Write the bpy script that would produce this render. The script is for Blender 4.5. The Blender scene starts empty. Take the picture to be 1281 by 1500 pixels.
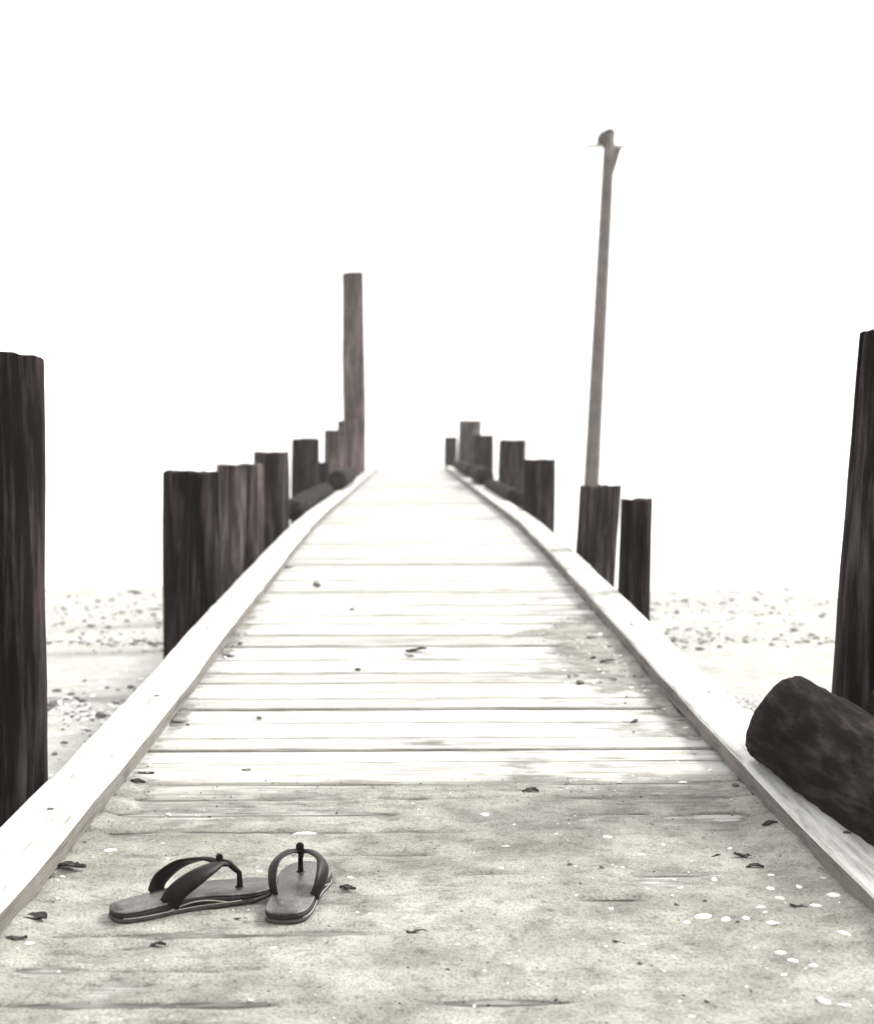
import bpy, bmesh, math, random
import numpy as np
from mathutils import Vector, Matrix

random.seed(7)
RNG = np.random.default_rng(7)
S = bpy.context.scene
COL = S.collection

# ------------------------------------------------------------------ camera
F_PX, IMG_W, IMG_H = 2100.0, 1281.0, 1500.0        # focal length in photo pixels, photo size
CAM = Vector((-0.055, 0.0, 0.80))
YAW = math.atan((640.5 - 600.0) / F_PX)            # jetty axis vanishes at photo pixel (600, 645)
PITCH = math.atan((750.0 - 645.0) / F_PX)
cd = bpy.data.cameras.new('camera')
cam = bpy.data.objects.new('camera', cd); COL.objects.link(cam)
cam.location = CAM
cam.rotation_euler = (math.pi / 2 - PITCH, 0.0, -YAW)
cd.sensor_fit = 'VERTICAL'; cd.sensor_height = 36.0; cd.sensor_width = 36.0
cd.lens = F_PX / IMG_H * 36.0
cd.clip_start = 0.05; cd.clip_end = 6000
cd.dof.use_dof = True
cd.dof.focus_distance = 2.75
cd.dof.aperture_fstop = 4.5
S.camera = cam

# ------------------------------------------------------------------ world, sun, exposure
SUN_EL, SUN_AZ = math.radians(40), math.radians(62)   # azimuth from +Y towards +X
w = bpy.data.worlds.new('World'); S.world = w; w.use_nodes = True
nt = w.node_tree; nt.nodes.clear()
sky = nt.nodes.new('ShaderNodeTexSky'); sky.sky_type = 'NISHITA'; sky.sun_disc = False
sky.sun_elevation = SUN_EL; sky.sun_rotation = SUN_AZ
sky.air_density = 1.0; sky.dust_density = 6.0; sky.ozone_density = 1.0
bw = nt.nodes.new('ShaderNodeRGBToBW')
mixw = nt.nodes.new('ShaderNodeMixRGB'); mixw.inputs[0].default_value = 0.72
mixw.inputs[2].default_value = (6.8, 6.8, 6.7, 1)      # even white overcast layer over the clear sky
bg = nt.nodes.new('ShaderNodeBackground'); bg.inputs[1].default_value = 0.10
out = nt.nodes.new('ShaderNodeOutputWorld')
nt.links.new(sky.outputs[0], bw.inputs[0]); nt.links.new(bw.outputs[0], mixw.inputs[1])
nt.links.new(mixw.outputs[0], bg.inputs[0]); nt.links.new(bg.outputs[0], out.inputs[0])

sd = bpy.data.lights.new('sun', 'SUN'); sd.energy = 1.5; sd.angle = math.radians(14); sd.color = (1.0, 0.985, 0.95)
sun = bpy.data.objects.new('sun', sd); COL.objects.link(sun)
sdir = Vector((math.sin(SUN_AZ) * math.cos(SUN_EL), math.cos(SUN_AZ) * math.cos(SUN_EL), math.sin(SUN_EL)))
sun.rotation_euler = sdir.to_track_quat('Z', 'Y').to_euler()
sun.location = (0, 0, 30)

S.view_settings.view_transform = 'Standard'; S.view_settings.look = 'None'
S.view_settings.exposure = 1.84; S.view_settings.gamma = 1.0
S.view_settings.use_curve_mapping = False
S.render.engine = 'CYCLES'
S.cycles.use_denoising = True
S.cycles.volume_bounces = 2
S.cycles.max_bounces = 8
S.cycles.sample_clamp_indirect = 6.0

# ------------------------------------------------------------------ small maths helpers
PY = np.array([-4, 0, 2.2, 2.75, 3.27, 3.76, 4.41, 5.26, 6.5, 8.0, 9.9, 11.5, 14, 40.])
PZ = np.array([0, 0, 0.001, .006, .014, .023, .043, .074, .110, .152, .190, .196, .193, .190])
_fy = np.linspace(-4, 40, 2201); _fz = np.interp(_fy, PY, PZ)
_k = np.ones(31) / 31; _fz = np.convolve(np.pad(_fz, 15, mode='edge'), _k, 'valid')
def zdeck(y):
    return np.interp(y, _fy, _fz)

def hash2(ix, iy, seed):
    n = (ix * 374761393 + iy * 668265263 + seed * 974711) & 0xffffffff
    n = ((n ^ (n >> 13)) * 1274126177) & 0xffffffff
    return ((n ^ (n >> 16)) & 0xffff) / 65535.0
def vnoise(x, y, seed=0):
    x = np.asarray(x, float); y = np.asarray(y, float)
    ix = np.floor(x).astype(np.int64); iy = np.floor(y).astype(np.int64)
    fx = x - ix; fy = y - iy; fx = fx * fx * (3 - 2 * fx); fy = fy * fy * (3 - 2 * fy)
    a = hash2(ix, iy, seed); b = hash2(ix + 1, iy, seed); c = hash2(ix, iy + 1, seed); d = hash2(ix + 1, iy + 1, seed)
    return (a * (1 - fx) + b * fx) * (1 - fy) + (c * (1 - fx) + d * fx) * fy - 0.5
def fbm(x, y, seed=0, octs=4):
    s = 0; a = 1.0
    for o in range(octs):
        s = s + a * vnoise(x * 2 ** o, y * 2 ** o, seed + o * 17); a *= 0.5
    return s
def smooth(a, b, x):
    t = np.clip((np.asarray(x, float) - a) / (b - a), 0, 1); return t * t * (3 - 2 * t)

GY = np.array([-2000, -60, -12, -3, 0, 2, 4, 5.5, 7, 9, 10.5, 12.3, 14, 20, 60, 300, 5000.])
GZ = np.array([2.2, 1.5, .45, .0, -.09, -.125, -.18, -.24, -.295, -.37, -.425, -.49, -.56, -.85, -2.0, -2.6, -2.8])
def zground(x, y):
    x = np.asarray(x, float); y = np.asarray(y, float)
    z = np.interp(y + 0.10 * np.clip(x, -60, 60), GY, GZ)
    near = 1.0 / (1.0 + (np.abs(y) / 40) ** 2)
    return z + near * (0.035 * fbm(x * 0.6, y * 0.6, 5) + 0.012 * fbm(x * 3, y * 3, 9))

ROT = cam.rotation_euler.to_matrix()
def ray(px, py):
    d = ROT @ Vector(((px - 640.5) / F_PX, -(py - 750.0) / F_PX, -1.0))
    return d / d.y
def on_deck(px, py):                               # where a photo pixel's ray meets the deck
    d = ray(px, py); t = 3.0
    for _ in range(40): t = 0.5 * t + 0.5 * (float(zdeck(t)) - CAM.z) / d.z
    return CAM.x + d.x * t, t
def on_ground(px, py):                             # where it meets the beach
    d = ray(px, py); t = 5.0
    for _ in range(60): t = 0.5 * t + 0.5 * (float(zground(CAM.x + d.x * t, t)) - CAM.z) / d.z
    return CAM.x + d.x * t, t

# ------------------------------------------------------------------ object helpers
def mesh_obj(name, verts, faces, mat, parent=None, smooth_shade=False):
    me = bpy.data.meshes.new(name)
    me.from_pydata([tuple(v) for v in verts], [], faces); me.update()
    if smooth_shade: me.polygons.foreach_set('use_smooth', [True] * len(me.polygons))
    me.materials.append(mat)
    o = bpy.data.objects.new(name, me); COL.objects.link(o)
    if parent is not None: o.parent = parent
    return o
def tag(o, label=None, cat=None, group=None, kind=None):
    if label: o['label'] = label
    if cat: o['category'] = cat
    if group: o['group'] = group
    if kind: o['kind'] = kind
    return o
def empty(name, loc=(0, 0, 0), rz=0.0):
    o = bpy.data.objects.new(name, None); COL.objects.link(o)
    o.location = loc; o.rotation_euler = (0, 0, rz); o.empty_display_size = 0.1
    return o
def grid_mesh(name, xs, ys, Z, mat, parent=None):
    nx, ny = len(xs), len(ys)
    X, Y = np.meshgrid(xs, ys)
    v = np.stack([X.ravel(), Y.ravel(), Z.ravel()], 1)
    i = np.arange(nx * ny).reshape(ny, nx)
    f = np.stack([i[:-1, :-1].ravel(), i[:-1, 1:].ravel(), i[1:, 1:].ravel(), i[1:, :-1].ravel()], 1)
    me = bpy.data.meshes.new(name)
    me.vertices.add(len(v)); me.vertices.foreach_set('co', v.ravel())
    me.loops.add(f.size); me.loops.foreach_set('vertex_index', f.ravel().astype(np.int32))
    me.polygons.add(len(f)); me.polygons.foreach_set('loop_start', np.arange(0, f.size, 4, dtype=np.int32))
    me.polygons.foreach_set('loop_total', np.full(len(f), 4, np.int32))
    me.update(calc_edges=True); me.validate()
    me.polygons.foreach_set('use_smooth', [True] * len(me.polygons))
    me.materials.append(mat)
    o = bpy.data.objects.new(name, me); COL.objects.link(o)
    if parent is not None: o.parent = parent
    return o
def tube(pts, radii, segs=12, cap=True):
    pts = [Vector(p) for p in pts]; V = []; Fs = []
    up = None
    for i, p in enumerate(pts):
        t = (pts[min(i + 1, len(pts) - 1)] - pts[max(i - 1, 0)]).normalized()
        if up is None: up = t.orthogonal().normalized()
        up = (up - t * up.dot(t)).normalized(); s = t.cross(up)
        for k in range(segs):
            a = 2 * math.pi * k / segs
            V.append(p + (up * math.cos(a) + s * math.sin(a)) * radii[i])
    for i in range(len(pts) - 1):
        for k in range(segs):
            a = i * segs + k; b = i * segs + (k + 1) % segs
            Fs.append((a, b, b + segs, a + segs))
    if cap:
        Fs.append(tuple(reversed(range(segs)))); Fs.append(tuple(range(len(V) - segs, len(V))))
    return V, Fs
def box(x0, x1, y0, y1, z0, z1):
    V = [(x, y, z) for z in (z0, z1) for y in (y0, y1) for x in (x0, x1)]
    return V, [(0, 2, 3, 1), (4, 5, 7, 6), (0, 1, 5, 4), (2, 6, 7, 3), (0, 4, 6, 2), (1, 3, 7, 5)]

# ------------------------------------------------------------------ materials
class NT:
    def __init__(s, name):
        s.m = bpy.data.materials.new(name); s.m.use_nodes = True
        s.t = s.m.node_tree; s.b = s.t.nodes['Principled BSDF']; s.out = s.t.nodes['Material Output']
    def n(s, ty, **kw):
        x = s.t.nodes.new(ty)
        for k, v in kw.items(): setattr(x, k, v)
        return x
    def l(s, a, b): s.t.links.new(a, b)
    def coords(s, scale, rand=True, which='Object'):
        tc = s.n('ShaderNodeTexCoord'); mp = s.n('ShaderNodeMapping')
        mp.inputs['Scale'].default_value = scale
        if rand:
            oi = s.n('ShaderNodeObjectInfo'); mu = s.n('ShaderNodeVectorMath', operation='SCALE')
            mu.inputs[0].default_value = (37.0, 53.0, 71.0); s.l(oi.outputs['Random'], mu.inputs['Scale'])
            ad = s.n('ShaderNodeVectorMath', operation='ADD'); s.l(tc.outputs[which], ad.inputs[0]); s.l(mu.outputs[0], ad.inputs[1])
            s.l(ad.outputs[0], mp.inputs['Vector'])
        else: s.l(tc.outputs[which], mp.inputs['Vector'])
        return mp.outputs[0]
    def noise(s, vec, scale, detail=4, rough=0.55):
        x = s.n('ShaderNodeTexNoise'); x.inputs['Scale'].default_value = scale
        x.inputs['Detail'].default_value = detail; x.inputs['Roughness'].default_value = rough
        s.l(vec, x.inputs['Vector']); return x.outputs['Fac']
    def ramp(s, fac, stops):
        x = s.n('ShaderNodeValToRGB'); e = x.color_ramp.elements
        while len(e) < len(stops): e.new(0.5)
        for el, (p, c) in zip(e, stops):
            el.position = p; el.color = (c, c, c, 1) if isinstance(c, (int, float)) else (*c, 1)
        s.l(fac, x.inputs[0]); return x.outputs[0]
    def mul(s, a, b, fac=1.0):
        x = s.n('ShaderNodeMixRGB', blend_type='MULTIPLY'); x.inputs[0].default_value = fac
        s.l(a, x.inputs[1]); s.l(b, x.inputs[2]); return x.outputs[0]
    def mix(s, f, a, b):
        x = s.n('ShaderNodeMixRGB'); s.l(f, x.inputs[0])
        for i, v in ((1, a), (2, b)):
            if isinstance(v, tuple): x.inputs[i].default_value = (*v, 1)
            else: s.l(v, x.inputs[i])
        return x.outputs[0]
    def bump(s, h, strength, dist, prev=None):
        x = s.n('ShaderNodeBump'); x.inputs['Strength'].default_value = strength; x.inputs['Distance'].default_value = dist
        s.l(h, x.inputs['Height'])
        if prev: s.l(prev, x.inputs['Normal'])
        return x.outputs[0]
    def done(s, col=None, rough=0.9, nrm=None, spec=0.3):
        if col is not None:
            if isinstance(col, tuple): s.b.inputs['Base Color'].default_value = (*col, 1)
            else: s.l(col, s.b.inputs['Base Color'])
        if isinstance(rough, float): s.b.inputs['Roughness'].default_value = rough
        else: s.l(rough, s.b.inputs['Roughness'])
        if nrm: s.l(nrm, s.b.inputs['Normal'])
        s.b.inputs['Specular IOR Level'].default_value = spec
        return s.m

def weathered(name, lo, hi, grain_axis):
    n = NT(name)
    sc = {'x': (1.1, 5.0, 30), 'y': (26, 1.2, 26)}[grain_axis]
    g = n.noise(n.coords(sc), 3.0, 6, 0.65)
    g2 = n.noise(n.coords(tuple(v * 4 for v in sc)), 3.0, 3, 0.6)
    blot = n.noise(n.coords((1, 1, 1)), 5.0, 4, 0.6)
    base = n.ramp(g, [(0.30, lo), (0.52, hi)])
    crack = n.ramp(g2, [(0.30, 0.35), (0.40, 1.0)])
    col = n.mul(base, crack, 0.55)
    col = n.mul(col, n.ramp(blot, [(0.32, (.72, .71, .68)), (0.55, 1.0)]), 0.8)
    oi = n.n('ShaderNodeObjectInfo')
    col = n.mul(col, n.ramp(oi.outputs['Random'], [(0.0, (.66, .655, .63)), (0.35, .88), (0.6, 1.0), (0.8, (.80, .795, .775)), (1.0, 1.0)]))
    if grain_axis == 'x':                               # grime ground into the long edges of each board
        tc = n.n('ShaderNodeTexCoord'); sp = n.n('ShaderNodeSeparateXYZ'); n.l(tc.outputs['Object'], sp.inputs[0])
        ab = n.n('ShaderNodeMath', operation='ABSOLUTE'); n.l(sp.outputs['Y'], ab.inputs[0])
        ng = n.noise(n.coords((5, 3, 1)), 2.0, 4, 0.6)
        ma = n.n('ShaderNodeMath', operation='MULTIPLY_ADD'); n.l(ng, ma.inputs[0]); ma.inputs[1].default_value = .22; n.l(ab.outputs[0], ma.inputs[2])
        col = n.mul(col, n.ramp(ma.outputs[0], [(0.50, 1.0), (0.62, (.52, .51, .48))]), 0.9)
    nr = n.bump(g, 0.5, 0.004); nr = n.bump(g2, 0.4, 0.002, nr)
    return n.done(col, 0.92, nr, 0.15)
M_PLANK = weathered('weathered_board', (.20, .196, .18), (.52, .516, .495), 'x')
M_KERBSIDE = weathered('dark_kerb_side', (.075, .066, .059), (.17, .154, .138), 'y')
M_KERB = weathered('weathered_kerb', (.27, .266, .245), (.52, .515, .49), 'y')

def dark_timber(name, lo, hi, axis_scale, split=0.5):
    n = NT(name)
    v = n.coords(axis_scale)
    g = n.noise(v, 3.0, 7, 0.68)
    blot = n.noise(n.coords((1, 1, 0.35)), 4.5, 5, 0.6)
    col = n.ramp(g, [(0.30, tuple(c * 0.45 for c in lo)), (0.47, lo), (0.66, hi)])
    col = n.mul(col, n.ramp(blot, [(0.30, (.35, .32, .33)), (0.62, (1.5, 1.45, 1.45))]), 0.9)
    nr = n.bump(g, 0.9, 0.012)
    fine = n.noise(n.coords(tuple(a * 2.5 for a in axis_scale)), 3.0, 3, 0.6)
    nr = n.bump(fine, 0.5, 0.004, nr)
    return n.done(col, 0.95, nr, 0.06)
M_POST = dark_timber('creosoted_post', (.0080, .0056, .0059), (.050, .0395, .039), (11, 11, 0.7))
M_WORN = dark_timber('worn_grey_post', (.034, .0265, .0262), (.145, .120, .114), (11, 11, 0.7))
M_MIDPOST = dark_timber('worn_brown_post', (.016, .0118, .0120), (.082, .066, .064), (11, 11, 0.7))
M_GREYPOST = dark_timber('hazed_grey_post', (.042, .031, .030), (.15, .118, .112), (13, 13, 0.7))  # far posts: grey lifted to paint in haze the thin mist lacks
M_LOG = dark_timber('tarred_log', (.010, .007, .0074), (.034, .0262, .0262), (12, 1.4, 12))

def sand(name, lo, hi, wet, speck=0.5):
    n = NT(name)
    v = n.coords((1, 1, 1), rand=False)
    big = n.noise(v, 1.6, 5, 0.6); mid = n.noise(v, 9.0, 5, 0.65); fine = n.noise(v, 170.0, 3, 0.7); gr = n.noise(v, 240.0, 2, 0.6)
    col = n.ramp(mid, [(0.32, lo), (0.62, hi)])
    col = n.mul(col, n.ramp(big, [(0.36, wet), (0.60, 1.0)]), 0.85)
    col = n.mul(col, n.ramp(fine, [(0.34, .62), (0.48, .96), (0.66, 1.12)]), speck)
    col = n.mul(col, n.ramp(gr, [(0.30, .35), (0.37, 1.0)]), speck)
    col = n.mul(col, n.ramp(n.noise(v, 34.0, 5, 0.7), [(0.31, (.62, .61, .59)), (0.46, 1.0)]), speck)
    nr = n.bump(mid, 0.5, 0.014); nr = n.bump(fine, 0.8, 0.004, nr)
    return n.done(col, 0.95, nr, 0.12)
M_SANDDECK = sand('damp_sand', (.180, .174, .155), (.335, .327, .295), (.74, .73, .71), 1.0)
# grains thin out where the drift is shallow and the boards show between them
_t = M_SANDDECK.node_tree; _b = _t.nodes['Principled BSDF']; _o = _t.nodes['Material Output']
_a = _t.nodes.new('ShaderNodeAttribute'); _a.attribute_name = 'depth'
_tc = _t.nodes.new('ShaderNodeTexCoord')
_n1 = _t.nodes.new('ShaderNodeTexNoise'); _n1.inputs['Scale'].default_value = 420; _n1.inputs['Detail'].default_value = 3
_n2 = _t.nodes.new('ShaderNodeTexNoise'); _n2.inputs['Scale'].default_value = 34; _n2.inputs['Detail'].default_value = 4
_mp = _t.nodes.new('ShaderNodeMapping'); _mp.inputs['Scale'].default_value = (.35, 1.6, 1)
_t.links.new(_tc.outputs['Object'], _n1.inputs['Vector']); _t.links.new(_tc.outputs['Object'], _mp.inputs['Vector']); _t.links.new(_mp.outputs[0], _n2.inputs['Vector'])
def _math(op, a, b):
    m = _t.nodes.new('ShaderNodeMath'); m.operation = op
    for i, v in enumerate((a, b)):
        if isinstance(v, float): m.inputs[i].default_value = v
        else: _t.links.new(v, m.inputs[i])
    return m.outputs[0]
_s = _math('ADD', _math('ADD', _a.outputs['Fac'], _math('MULTIPLY', _math('SUBTRACT', _n1.outputs['Fac'], .5), 9.0)), _math('MULTIPLY', _math('SUBTRACT', _n2.outputs['Fac'], .5), 9.0))
_mr = _t.nodes.new('ShaderNodeMapRange'); _mr.inputs['From Min'].default_value = -3.6; _mr.inputs['From Max'].default_value = 1.6
_t.links.new(_s, _mr.inputs['Value']); _t.links.new(_mr.outputs[0], _b.inputs['Alpha'])
M_BEACH = sand('beach_sand', (.285, .281, .260), (.40, .396, .372), (.88, .88, .86), 0.4)

n = NT('sea_water')
v = n.coords((1, 1, 1), rand=False)
h1 = n.noise(v, 1.1, 4, 0.6)
n.b.inputs['IOR'].default_value = 1.333
M_SEA = n.done((.40, .405, .39), 0.18, n.bump(h1, 0.12, 0.05), 0.5)

def plain(name, col, rough=0.6, spec=0.4, nscale=40.0, var=0.35, bumpd=0.001):
    n = NT(name); v = n.coords((1, 1, 1))
    f = n.noise(v, nscale, 4, 0.6)
    lo = tuple(c * (1 - var) for c in col); hi = tuple(min(1, c * (1 + var)) for c in col)
    return n.done(n.ramp(f, [(0.3, lo), (0.7, hi)]), rough, n.bump(f, 0.5, bumpd), spec)
M_SHELL = plain('bleached_shell', (.68, .677, .645), 0.5, 0.4, 90, 0.12, 0.0006)
M_SHELLGREY = plain('grey_shell', (.42, .41, .38), 0.6, 0.3, 90, 0.3, 0.0006)
M_STONE = plain('dark_pebble', (.10, .088, .082), 0.7, 0.3, 60, 0.5, 0.002)
M_SHINGLE = plain('grey_shingle', (.095, .086, .080), 0.8, 0.2, 60, 0.5, 0.002)
M_STONEPALE = plain('pale_pebble', (.25, .24, .22), 0.7, 0.3, 60, 0.4, 0.002)
M_WEED = plain('dried_weed', (.038, .030, .028), 0.8, 0.2, 70, 0.5, 0.002)
M_STRAP = plain('dark_leather_strap', (.0055, .0036, .0038), 0.5, 0.15, 120, 0.4, 0.0005)
M_MID = plain('black_foam', (.012, .008, .0085), 0.7, 0.3, 200, 0.4, 0.0005)
M_OUT = plain('grey_rubber', (.048, .043, .040), 0.75, 0.3, 150, 0.35, 0.0006)
M_TRIM = plain('pale_trim', (.30, .285, .25), 0.6, 0.3, 150, 0.2, 0.0004)
M_IRON = plain('rusty_iron', (.05, .038, .036), 0.7, 0.4, 60, 0.5, 0.001)
M_POLE = plain('weathered_pole', (.098, .080, .073), 0.75, 0.3, 6, 0.35, 0.004)
M_PALE = plain('pale_painted_metal', (.40, .40, .36), 0.6, 0.3, 10, 0.1, 0.001)
n = NT('worn_footbed'); v = n.coords((1, 1, 1), rand=False)
f1 = n.noise(v, 22.0, 4, 0.6); f2 = n.noise(v, 260.0, 3, 0.6)
col = n.ramp(f1, [(0.38, (.014, .012, .011)), (0.50, (.034, .030, .0275)), (0.60, (.085, .078, .071))])
f3 = n.noise(v, 330.0, 2, 0.6); col = n.mix(n.ramp(f3, [(0.62, 0.0), (0.68, .8)]), col, (.30, .29, .26))
M_BED = n.done(n.mul(col, n.ramp(f2, [(0.3, .7), (0.5, 1.0)]), 0.6), n.ramp(f1, [(0.3, .28), (0.6, .5)]), n.bump(f2, 0.35, 0.0006), 0.5)

# ------------------------------------------------------------------ setting: beach and sea
def axis(fine_lo, fine_hi, step, far, grow=1.22):
    c = list(np.arange(fine_lo, fine_hi + 1e-6, step)); s = step; a = fine_hi
    hi = []
    while a < far: s *= grow; a += s; hi.append(a)
    s = step; a = fine_lo; lo = []
    while a > -far: s *= grow; a -= s; lo.append(a)
    return np.array(lo[::-1] + c + hi)
gx = axis(-6, 7, 0.06, 1400); gy = axis(1.0, 13.5, 0.06, 1400)
GX, GYY = np.meshgrid(gx, gy)
tag(grid_mesh('beach', gx, gy, zground(GX, GYY), M_BEACH), 'pale sandy beach sloping gently to the water', kind='structure')
WATER_Z = -0.487
sx = axis(-40, 40, 8, 1400, 1.5); sy = np.concatenate([np.arange(8, 60, 4), 60 * 1.5 ** np.arange(0, 8.0)]); sy[-1] = 1400
SX, SY = np.meshgrid(sx, np.sort(sy))
tag(grid_mesh('sea', sx, np.sort(sy), np.full(SX.shape, WATER_Z), M_SEA), 'calm white hazy sea', kind='structure')

# ------------------------------------------------------------------ jetty
jetty = tag(empty('jetty'), 'narrow weathered board jetty with low kerbs running out over the beach', 'jetty')
def y_of(py): return on_deck(620, py)[1]
seam_px = [1472, 1420, 1370, 1323, 1286, 1254, 1221, 1194, 1171, 1148, 1115, 1098, 1081, 1058, 1038, 1023, 1000, 985, 966, 946, 930, 914, 901]
seams = [y_of(p) for p in seam_px]
a = seams[0]; pre = []
while a > -1.2: a -= random.uniform(.135, .15); pre.append(a)
seams = pre[::-1] + seams
while seams[-1] < 30.4: seams.append(seams[-1] + random.uniform(.128, .158))
wide = {y_of(1038): .016, y_of(1000): .008, y_of(985): .009, y_of(966): .009, y_of(946): .008, y_of(1148): .009, y_of(1472): .013, y_of(1023): .007, y_of(1098): .007}
HALF = 0.836
def plank_mesh(k):
    r = random.Random(100 + k); V = []; Fs = []; nseg = 5
    for i in range(nseg + 1):
        x = -HALF + 2 * HALF * i / nseg + (r.uniform(-.006, .004) if i in (0, nseg) else 0)
        y0 = -0.5 + r.uniform(0, .022); y1 = 0.5 - r.uniform(0, .022)
        z = r.uniform(-.0018, .0008); ch = r.uniform(.0025, .006)
        cy = ch / 0.14
        V += [(x, y0, -.045), (x, y1, -.045), (x, y1, z - ch), (x, y1 - cy, z), (x, y0 + cy, z), (x, y0, z - ch)]
    for i in range(nseg):
        for j in range(6):
            a = i * 6 + j; b = i * 6 + (j + 1) % 6
            Fs.append((a, a + 6, b + 6, b))
    Fs.append(tuple(range(6))); Fs.append(tuple(reversed(range(nseg * 6, nseg * 6 + 6))))
    me = bpy.data.meshes.new('plank'); me.from_pydata(V, [], Fs); me.update(); me.materials.append(M_PLANK)
    return me
pm = [plank_mesh(k) for k in range(12)]
plank_top = []
for i in range(len(seams) - 1):
    y0, y1 = seams[i], seams[i + 1]
    g0 = wide.get(y0, .005 if y0 < 4.4 else random.uniform(.002, .010)) / 2; g1 = wide.get(y1, .005 if y1 < 4.4 else random.uniform(.002, .010)) / 2
    o = bpy.data.objects.new('plank', random.choice(pm)); COL.objects.link(o); o.parent = jetty
    yc = (y0 + g0 + y1 - g1) / 2
    dz = random.uniform(-.0025, .0015) * (.25 if yc < 3.3 else 1.0)
    o.location = (random.uniform(-.004, .004), yc, float(zdeck(yc)) + dz)
    o.scale = (random.choice((-1, 1)) * 1.0 if False else 1.0, y1 - y0 - g0 - g1, 1)
    o.rotation_euler = (math.atan(float(zdeck(yc + .05) - zdeck(yc - .05)) / .1), random.uniform(-.0015, .0015), random.choice((0, math.pi)) + random.uniform(-.0025, .0025))
    if abs(o.rotation_euler[2]) > 1: o.rotation_euler[0] *= -1
    plank_top.append((y0, y1, dz))
SEAMS = np.array(seams)

def kerb_mesh(side, y0, y1, seed):
    r = random.Random(seed); V = []; Fs = []
    nn = max(6, int((y1 - y0) / 0.12))
    dx = r.uniform(-.002, .002)
    for i in range(nn + 1):
        y = y0 + (y1 - y0) * i / nn; z = float(zdeck(y)) + .014
        xi = .700 + dx + .004 * float(fbm(y * 2.1, seed)) ; xo = .838 + dx * .4 + .003 * float(fbm(y * 2.1, seed + 9))
        h = .046 + .004 * float(fbm(y * 1.7, seed + 3)); c = .010 + .004 * float(fbm(y * 5, seed + 5))
        prof = [(xi, 0), (xo, 0), (xo, h - c), (xo - c * .35, h - c * .3), (xo - c, h), (xi + c, h), (xi + c * .3, h - c * .35), (xi, h - c)]
        V += [(side * x, y, z + q) for x, q in prof]
    m = 8
    for i in range(nn):
        for j in range(m):
            a = i * m + j; b = i * m + (j + 1) % m
            Fs.append((a, b, b + m, a + m) if side < 0 else (a, a + m, b + m, b))
    Fs.append(tuple(range(m))); Fs.append(tuple(range(nn * m, nn * m + m)))
    return V, Fs
def recalc(o):
    b = bmesh.new(); b.from_mesh(o.data); bmesh.ops.recalc_face_normals(b, faces=b.faces); b.to_mesh(o.data); b.free()
for side, joints in ((-1, [-1.1, 1.2, 5.75, 9.3, 13.9, 18.4, 23.0, 26.6, 30.2]), (1, [-1.1, 2.1, 6.9, 10.6, 14.3, 18.9, 22.7, 26.9, 30.2])):
    for j in range(len(joints) - 1):
        V, Fs = kerb_mesh(side, joints[j] + .004, joints[j + 1] - .004, 31 * j + 7 * side)
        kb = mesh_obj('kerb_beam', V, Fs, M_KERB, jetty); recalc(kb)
        kb.data.materials.append(M_KERBSIDE)            # near-vertical faces take a darker tone than the top
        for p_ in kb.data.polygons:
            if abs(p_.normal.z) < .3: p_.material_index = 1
        L = joints[j + 1] - joints[j]; nb = max(2, int(L / 1.1))
        for q in range(nb):
            yb = joints[j] + L * (q + .5) / nb + random.uniform(-.1, .1)
            xb = side * (.77 + random.uniform(-.02, .02)); zb = float(zdeck(yb)) + .0585
            V2, F2 = box(side * .77 - .06, side * .77 + .06, yb - .05, yb + .05, float(zdeck(yb)) - .001, float(zdeck(yb)) + .0142)
            mesh_obj('packer', V2, F2, M_POST, kb)
            V2, F2 = tube([(xb, yb, zb - .02), (xb, yb, zb + .0022), (xb, yb, zb + .0035)], [.008, .008, .005], 10)
            mesh_obj('bolt_head', V2, F2, M_IRON, kb)
for xs in (-.62, 0.0, .62):                         # bearers under the boards
    V = []; Fs = []; ys = np.linspace(-1.0, 30.2, 80)
    for y in ys:
        z = float(zdeck(y)) - .05
        V += [(xs - .05, y, z - .16), (xs + .05, y, z - .16), (xs + .05, y, z), (xs - .05, y, z)]
    for i in range(len(ys) - 1):
        for j in range(4):
            a = i * 4 + j; b = i * 4 + (j + 1) % 4; Fs.append((a, b, b + 4, a + 4))
    Fs += [(0, 1, 2, 3), tuple(range(len(V) - 4, len(V)))]
    recalc(mesh_obj('bearer', V, Fs, M_POST, jetty))
for y in (5.9, 9.4, 14.2, 19.5, 24.0, 29.6):
    z = float(zdeck(y)) - .213
    V, Fs = box(-.95, .95, y - .28, y - .13, z - .2, z); mesh_obj('cross_beam', V, Fs, M_POST, jetty)

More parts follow.
